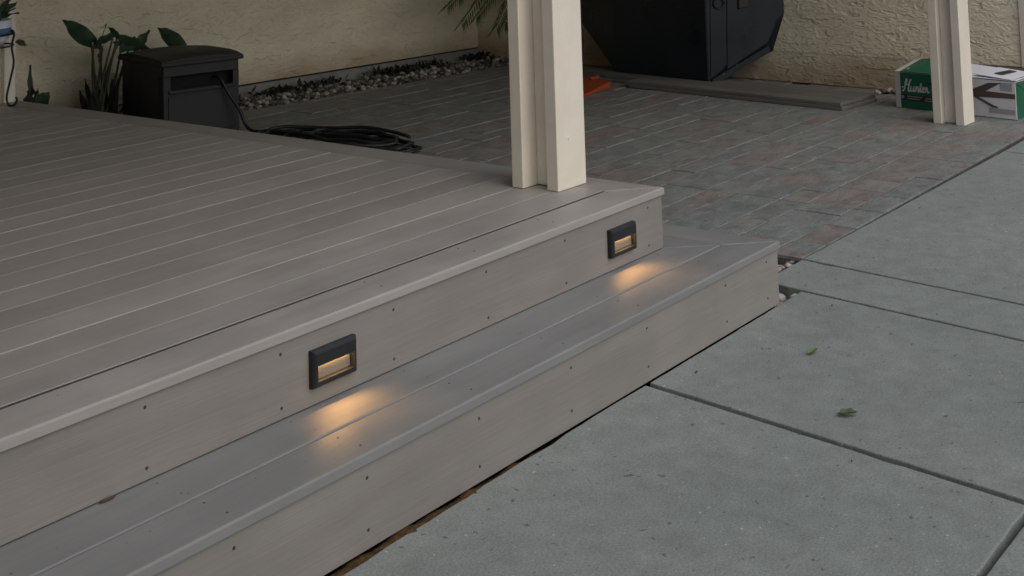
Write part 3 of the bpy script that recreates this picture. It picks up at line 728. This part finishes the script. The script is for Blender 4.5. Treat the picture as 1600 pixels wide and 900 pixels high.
ring = [on_side(1122 + 8 * math.cos(a), 5 + 8.5 * math.sin(a), .016) for a in [i * math.pi / 8 for i in range(17)]]
tube('latch_ring', ring, .006, M['iron'], cab, 8)
plate('door_handle', [(1152, 14), (1168, 10), (1168, -12), (1152, -10)], .009, .014, M['iron'], cab, .004)

# ------------------------------------------------------------------ orange plastic tray
og = tag(empty('plastic_tray', at_z(908, 150, G)), 'orange plastic tray lying on the pavers behind the thick post', 'tray')
ogz = lambda u, v, z: at_z(u, v, z) - og.location
bm = bmesh.new(); pz = [at_z(954, 137, G + .004), at_z(912, 152, G + .004), at_z(880, 148, G + .004), at_z(905, 132, G + .004)]
ps = [p - og.location for p in pz]
vsb = [bm.verts.new(p) for p in ps]; vst = [bm.verts.new(p + Vector((0, 0, h))) for p, h in zip(ps, (.045, .015, .02, .06))]
bm.faces.new(vsb[::-1])
for j in range(4): bm.faces.new((vsb[j], vsb[(j + 1) % 4], vst[(j + 1) % 4], vst[j]))
f = bm.faces.new(vst); r = bmesh.ops.inset_region(bm, faces=[f], thickness=.02, depth=-.008)
bmesh.ops.bevel(bm, geom=[e for e in bm.edges], offset=.002, segments=1, affect='EDGES')
link('tray_body', to_mesh(bm, 'tray_body'), M['orange'], og)
box('tray_grip', -.05, .05, -.012, .012, 0, .02, M['orange'], og, .004, loc=ps[0].lerp(ps[3], .5) + Vector((0, 0, .05)))

# ------------------------------------------------------------------ cardboard fan box
ba = Vector((4.172, .838, G)); bb = Vector((4.058, .062, G)); bu = (bb - ba).normalized(); LB = (bb - ba).length; DB = .27; HB = .222
bang = math.atan2(bu.y, bu.x); bxr = tag(empty('cardboard_box', ba, (0, 0, bang)), 'green and white printed fan box behind the right-hand post', 'box')
# local frame: x along the front face (left to right), +y to the back, z up
box('carton', 0, LB, 0, DB, .001, HB, M['card_white'], bxr, .002, 1)
e = .0008
def pr(name, pts, m, lay=1, parent=bxr):                           # printed patch on the front face (x,z)
    bm = bmesh.new(); vs_ = [bm.verts.new((x, -e * lay, z)) for x, z in pts]; bm.faces.new(vs_); return link(name, to_mesh(bm, name), m, parent)
GX = .46
pr('green_print', [(.037, .002), (GX, .002), (GX, HB - .002), (.037, HB - .002)], M['card_green'])
pr('black_band', [(.037, .052), (GX, .044), (GX, .083), (.037, .089)], M['ink_black'], 2)
pr('badge', [(.050 + .011 * math.cos(a), .071 + .011 * math.sin(a)) for a in [i * math.pi / 6 for i in range(12)]], M['ink_blue'], 3)
for x0, x1, z in ((.082, .185, .074), (.082, .165, .060), (.20, .255, .056), (.205, .30, .070)): pr('small_print', [(x0, z), (x1, z - .001), (x1, z + .005), (x0, z + .006)], M['ink_grey'], 3)
pr('fan_picture', [(.21, .165), (.24, .172), (.30, .160), (GX, .168), (GX, .148), (.28, .148)], M['ink_black'], 2)
HX, HZ = .475, .145                                                # fan hub and blades
pr('fan_hub', [(HX + .035 * math.cos(a), HZ + .05 * math.sin(a)) for a in [i * math.pi / 8 for i in range(16)]], M['ink_brown'], 3)
pr('fan_blade', [(HX + .02, HZ + .005), (HX + .145, HB - .018), (HX + .225, HB - .012), (HX + .085, HZ - .012)], M['ink_brown'], 3)
pr('fan_blade', [(HX, HZ - .01), (HX + .02, HZ + .012), (LB - .002, HZ + .005), (LB - .002, HZ - .022), (HX + .02, HZ - .030)], M['ink_brown'], 4)
pr('fan_blade', [(HX + .01, HZ - .01), (HX + .16, HZ - .082), (HX + .185, HZ - .072), (HX + .205, HZ - .085), (HX + .07, HZ - .025)], M['ink_brown'], 5)
pr('info_patch', [(LB - .095, HZ + .02), (LB - .02, HZ + .018), (LB - .02, HB - .012), (LB - .095, HB - .010)], M['ink_grey'], 2)
pr('info_icon', [(LB - .07 + .016 * math.cos(a), HB - .026 + .012 * math.sin(a)) for a in [i * math.pi / 6 for i in range(12)]], M['ink_blue'], 3)
pr('grey_patch', [(LB - .17, .03), (LB - .01, .028), (LB - .01, .056), (LB - .17, .058)], M['ink_grey'], 2)
# right end panel, green
bm = bmesh.new(); bm.faces.new([bm.verts.new((LB + e, y_, z_)) for y_, z_ in ((.004, .004), (DB - .1, .004), (DB - .1, HB - .004), (.004, HB - .004))]); link('green_end_print', to_mesh(bm, 'green_end_print'), M['card_green'], bxr)
# script lettering drawn as brush strokes
def stroke(bm, pts, w0, ox, oz, s, lay):
    sp = smooth_path([Vector((x, z, 0)) for x, z in pts], 5); prev = None
    for i, p in enumerate(sp):
        a = sp[max(0, i - 1)]; b = sp[min(len(sp) - 1, i + 1)]; d = (b - a).normalized(); nrm = Vector((-d.y, d.x, 0)); wv = w0 * (.55 + .75 * abs(d.y))
        q = [bm.verts.new((ox + (p.x + sg * nrm.x * wv) * s, -e * lay, oz + (p.y + sg * nrm.y * wv) * s)) for sg in (-1, 1)]
        if prev: bm.faces.new((prev[0], q[0], q[1], prev[1]))
        prev = q
bm = bmesh.new(); WS = .055
letters = [[(-.15, .30), (-.05, .38), (.12, .36), (.30, .70), (.40, 1.08), (.33, 1.12), (.22, .70), (.10, .20), (-.05, -.02), (-.14, .06)],
           [(.08, .52), (.30, .58), (.55, .66)],
           [(.85, 1.15), (.70, .95), (.58, .55), (.50, .08), (.58, -.02), (.72, .20), (.80, .50)],
           [(.80, .50), (.76, .10), (.86, .0), (1.0, .2), (1.08, .5), (1.04, .1), (1.12, 0), (1.24, .25)],
           [(1.24, .25), (1.32, .5), (1.28, .02), (1.36, .35), (1.50, .5), (1.54, .35), (1.52, .05), (1.60, .02), (1.72, .30)],
           [(1.72, .30), (1.86, .85), (1.78, .2), (1.84, 0), (1.98, .15)], [(1.68, .58), (1.95, .60)],
           [(1.98, .15), (2.14, .36), (2.12, .50), (2.02, .42), (2.02, .1), (2.12, 0), (2.28, .15)],
           [(2.28, .15), (2.36, .50), (2.44, .44), (2.46, .40), (2.46, .1), (2.54, .02), (2.66, .15)]]
for st_ in letters: stroke(bm, st_, WS, .058, .108, .066, 3)
link('script_lettering', to_mesh(bm, 'script_lettering'), M['ink_white'], bxr)
# lid: two flaps ajar, rising towards the back on the left half
def sheet(name, c, m, th=.003):
    bm = bmesh.new(); f = bm.faces.new([bm.verts.new(p) for p in c]); r = bmesh.ops.extrude_face_region(bm, geom=[f])
    for v in r['geom']:
        if isinstance(v, bmesh.types.BMVert): v.co.z += th
    return link(name, to_mesh(bm, name), m, bxr)
sheet('lid_left', [(.038, -.002, HB + .002), (.29, -.002, HB + .002), (.29, DB, HB + .082), (.038, DB, HB + .05)], M['card_green'])
sheet('lid_edge', [(0, -.002, HB + .0015), (.0375, -.002, HB + .0015), (.0375, DB, HB + .05), (0, DB, HB + .045)], M['card_white'])
sheet('lid_panel', [(.15, .10, HB + .030), (.288, .10, HB + .036), (.288, DB - .001, HB + .088), (.17, DB - .001, HB + .072)], M['card_top'], .002)
for i in range(4): 
    x = .075 + i * .052; sheet('lid_dot', [(x - .014, .035, HB + .0125), (x + .012, .035, HB + .0125), (x + .014, .062, HB + .0195), (x - .010, .062, HB + .0195)], M['ink_white'], .002)
sheet('lid_right', [(.295, .004, HB + .004), (LB + .01, -.006, HB + .006), (LB + .015, DB * .95, HB + .02), (.30, DB, HB + .05)], M['card_top'])
sheet('lid_flap', [(LB - .27, .03, HB + .022), (LB - .02, -.012, HB + .010), (LB + .03, DB * .7, HB + .032), (LB - .20, DB * .8, HB + .045)], M['card_top'])
sheet('lid_print', [(LB - .16, .07, HB + .0305), (LB - .10, .06, HB + .0285), (LB - .06, .16, HB + .038), (LB - .11, .17, HB + .041)], M['ink_black'], .002)
box('back_wall', .002, LB - .002, DB - .003, DB - .0005, HB + .001, HB + .044, M['card_in'], bxr)
tube('packing_strap', [(LB + .004, .03, HB - .02), (LB + .03, .05, HB - .05), (LB + .035, .08, .10), (LB + .015, .1, .01)], .003, M['ink_black'], bxr, 5)
# pale pebbles left of the box at the wall foot
pb = struct(empty('pebble_strip', (4.62, 1.0, G)), 'few pale pebbles at the wall foot beside the box')
for i in range(26): pebble(pb, rnd.uniform(-.02, .10), rnd.uniform(-.12, .16), rnd.uniform(.005, .025), rnd.uniform(.014, .026))

# ------------------------------------------------------------------ wire plant stand with pot at the far left
RV = RM @ Vector((1, 0, 0)); RV.z = 0; RV.normalize(); FV = Vector((-RV.y, RV.x, 0))
ft = Vector((-.145, 3.767, .004)); sc_ = ft - RV * .145 + FV * .02
stn = tag(empty('plant_stand', (sc_.x, sc_.y, 0)), 'black wrought-iron plant stand with curled feet by the house corner', 'plant stand')
def hook(k):
    R_ = Matrix.Rotation(k * 2 * math.pi / 3, 3, 'Z')
    prof = [(.135, .385), (.150, .365), (.138, .30), (.148, .22), (.130, .13), (.113, .05), (.122, .008), (.150, .006), (.165, .03), (.158, .045)]
    return [R_ @ (RV * r_ + Vector((0, 0, z_))) for r_, z_ in prof]
for k in range(3): tube('leg', smooth_path(hook(k), 5), .0058, M['iron'], stn, 8)
for z_, r_ in ((.365, .14), (.305, .138)): tube('ring', [Vector((math.cos(a) * r_, math.sin(a) * r_, z_)) for a in [i * math.pi / 16 for i in range(33)]], .005, M['iron'], stn, 6)
def lathe(name, prof, m, parent, n=28):
    bm = bmesh.new(); rings = [[bm.verts.new((r_ * math.cos(2 * math.pi * j / n), r_ * math.sin(2 * math.pi * j / n), z_)) for j in range(n)] for r_, z_ in prof]
    for a, b in zip(rings, rings[1:]):
        for j in range(n): bm.faces.new((a[j], a[(j + 1) % n], b[(j + 1) % n], b[j]))
    bm.faces.new(rings[0][::-1]); bm.faces.new(rings[-1]); return link(name, to_mesh(bm, name, True), m, parent)
pot = tag(empty('potted_plant', (sc_.x, sc_.y, .312)), 'white and blue glazed pot with dark leaves in the wire stand', 'potted plant')
lathe('pot', [(.09, 0), (.115, .03), (.128, .09), (.130, .125), (.118, .125), (.11, .10)], M['pot'], pot)
lathe('blue_band', [(.1205, .045), (.1285, .075), (.1275, .085), (.119, .045)], M['potblue'], pot)
lathe('soil', [(.112, .098), (.05, .108), (.01, .11)], M['soil'], pot)
for i in range(22):
    a = rnd.uniform(0, 6.28); rr = rnd.uniform(.02, .09); b_ = Vector((math.cos(a) * rr, math.sin(a) * rr, .11)) + pot.location; t_ = b_ + Vector((math.cos(a) * rnd.uniform(.03, .13), math.sin(a) * rnd.uniform(.03, .13), rnd.uniform(.04, .2)))
    place_leaf(pot, b_, t_, rnd.uniform(.03, .06), M['leaf'], rnd.uniform(-.6, .6), .3, .2, False)

# ------------------------------------------------------------------ fallen leaves on the concrete
def fallen(u, v, L, W, rot, label, m, curl=.6):
    p = at_z(u, v, G + .003); me = leaf_mesh(L, W, -.12, curl, 8, False); o = link('fallen_leaf', me, m); o.location = p + Vector((0, 0, .002)); o.rotation_euler = (.1, .05, rot); tag(o, label, 'leaf', 'leaves fallen on the concrete')
fallen(1263, 554, .048, .018, -.1, 'small pale green curled leaf on the concrete slab beside the step', M['fallen'])
fallen(1308, 648, .054, .028, -.95, 'darker green curled leaf on the concrete near the expansion joint', leafm('fallen_leaf_dark', (.03, .06, .015), (.09, .13, .04)))
# ------------------------------------------------------------------ grit and leaf crumbs lying about
bm = bmesh.new(); r9 = random.Random(21)
def crumb(p, L, nz=1):
    a = r9.uniform(0, 6.28); d = Vector((math.cos(a), math.sin(a), 0)) * L; q = Vector((-d.y, d.x, 0)) * r9.uniform(.25, .5)
    vs_ = [bm.verts.new(p + v) for v in (d, q, -d, -q)]; tp = bm.verts.new(p + Vector((0, 0, L * .45)))
    for j in range(4): bm.faces.new((vs_[j], vs_[(j + 1) % 4], tp))
for i in range(55): crumb(Vector((r9.uniform(-2.2, 3.0), r9.uniform(-1.9, -.34), G + .0015)), r9.uniform(.0012, .0042))
for i in range(60): crumb(Vector((r9.uniform(-2.6, -.05), r9.uniform(.01, 1.6), .0008)), r9.uniform(.0008, .0022))
for i in range(45): crumb(Vector((r9.uniform(-2.6, .2), r9.uniform(-.27, -.01), -H1 + .001)), r9.uniform(.0008, .0020))
for i in range(70): crumb(Vector((r9.uniform(.9, 3.8), r9.uniform(-.09, 1.6), G + .003)), r9.uniform(.002, .006))
for u, v, L in ((1300, 477, .007), (1088, 581, .008), (1331, 720, .006), (1346, 323, .008), (1437, 325, .006)): crumb(at_z(u, v, G + .0015), L)
o = link('grit', to_mesh(bm, 'grit'), M['dirt']); o['kind'] = 'stuff'; o['label'] = 'dry grit and leaf crumbs scattered over deck and paving'; o['category'] = 'grit'
# rotten chip in the corner where riser meets tread
bm = bmesh.new(); tube_bm(bm, [Vector((-.02, 0, 0)), Vector((-.006, -.003, .003)), Vector((.008, -.004, .003)), Vector((.02, 0, .001))], [.0008, .003, .0026, .0008], 6)
o = link('leaf_scrap', to_mesh(bm, 'leaf_scrap', True), plastic('brown_scrap', (.08, .055, .035), .8)); o.location = at_z(168, 781, -H1 + .003); tag(o, 'small brown scrap in the corner between riser and tread', 'scrap')
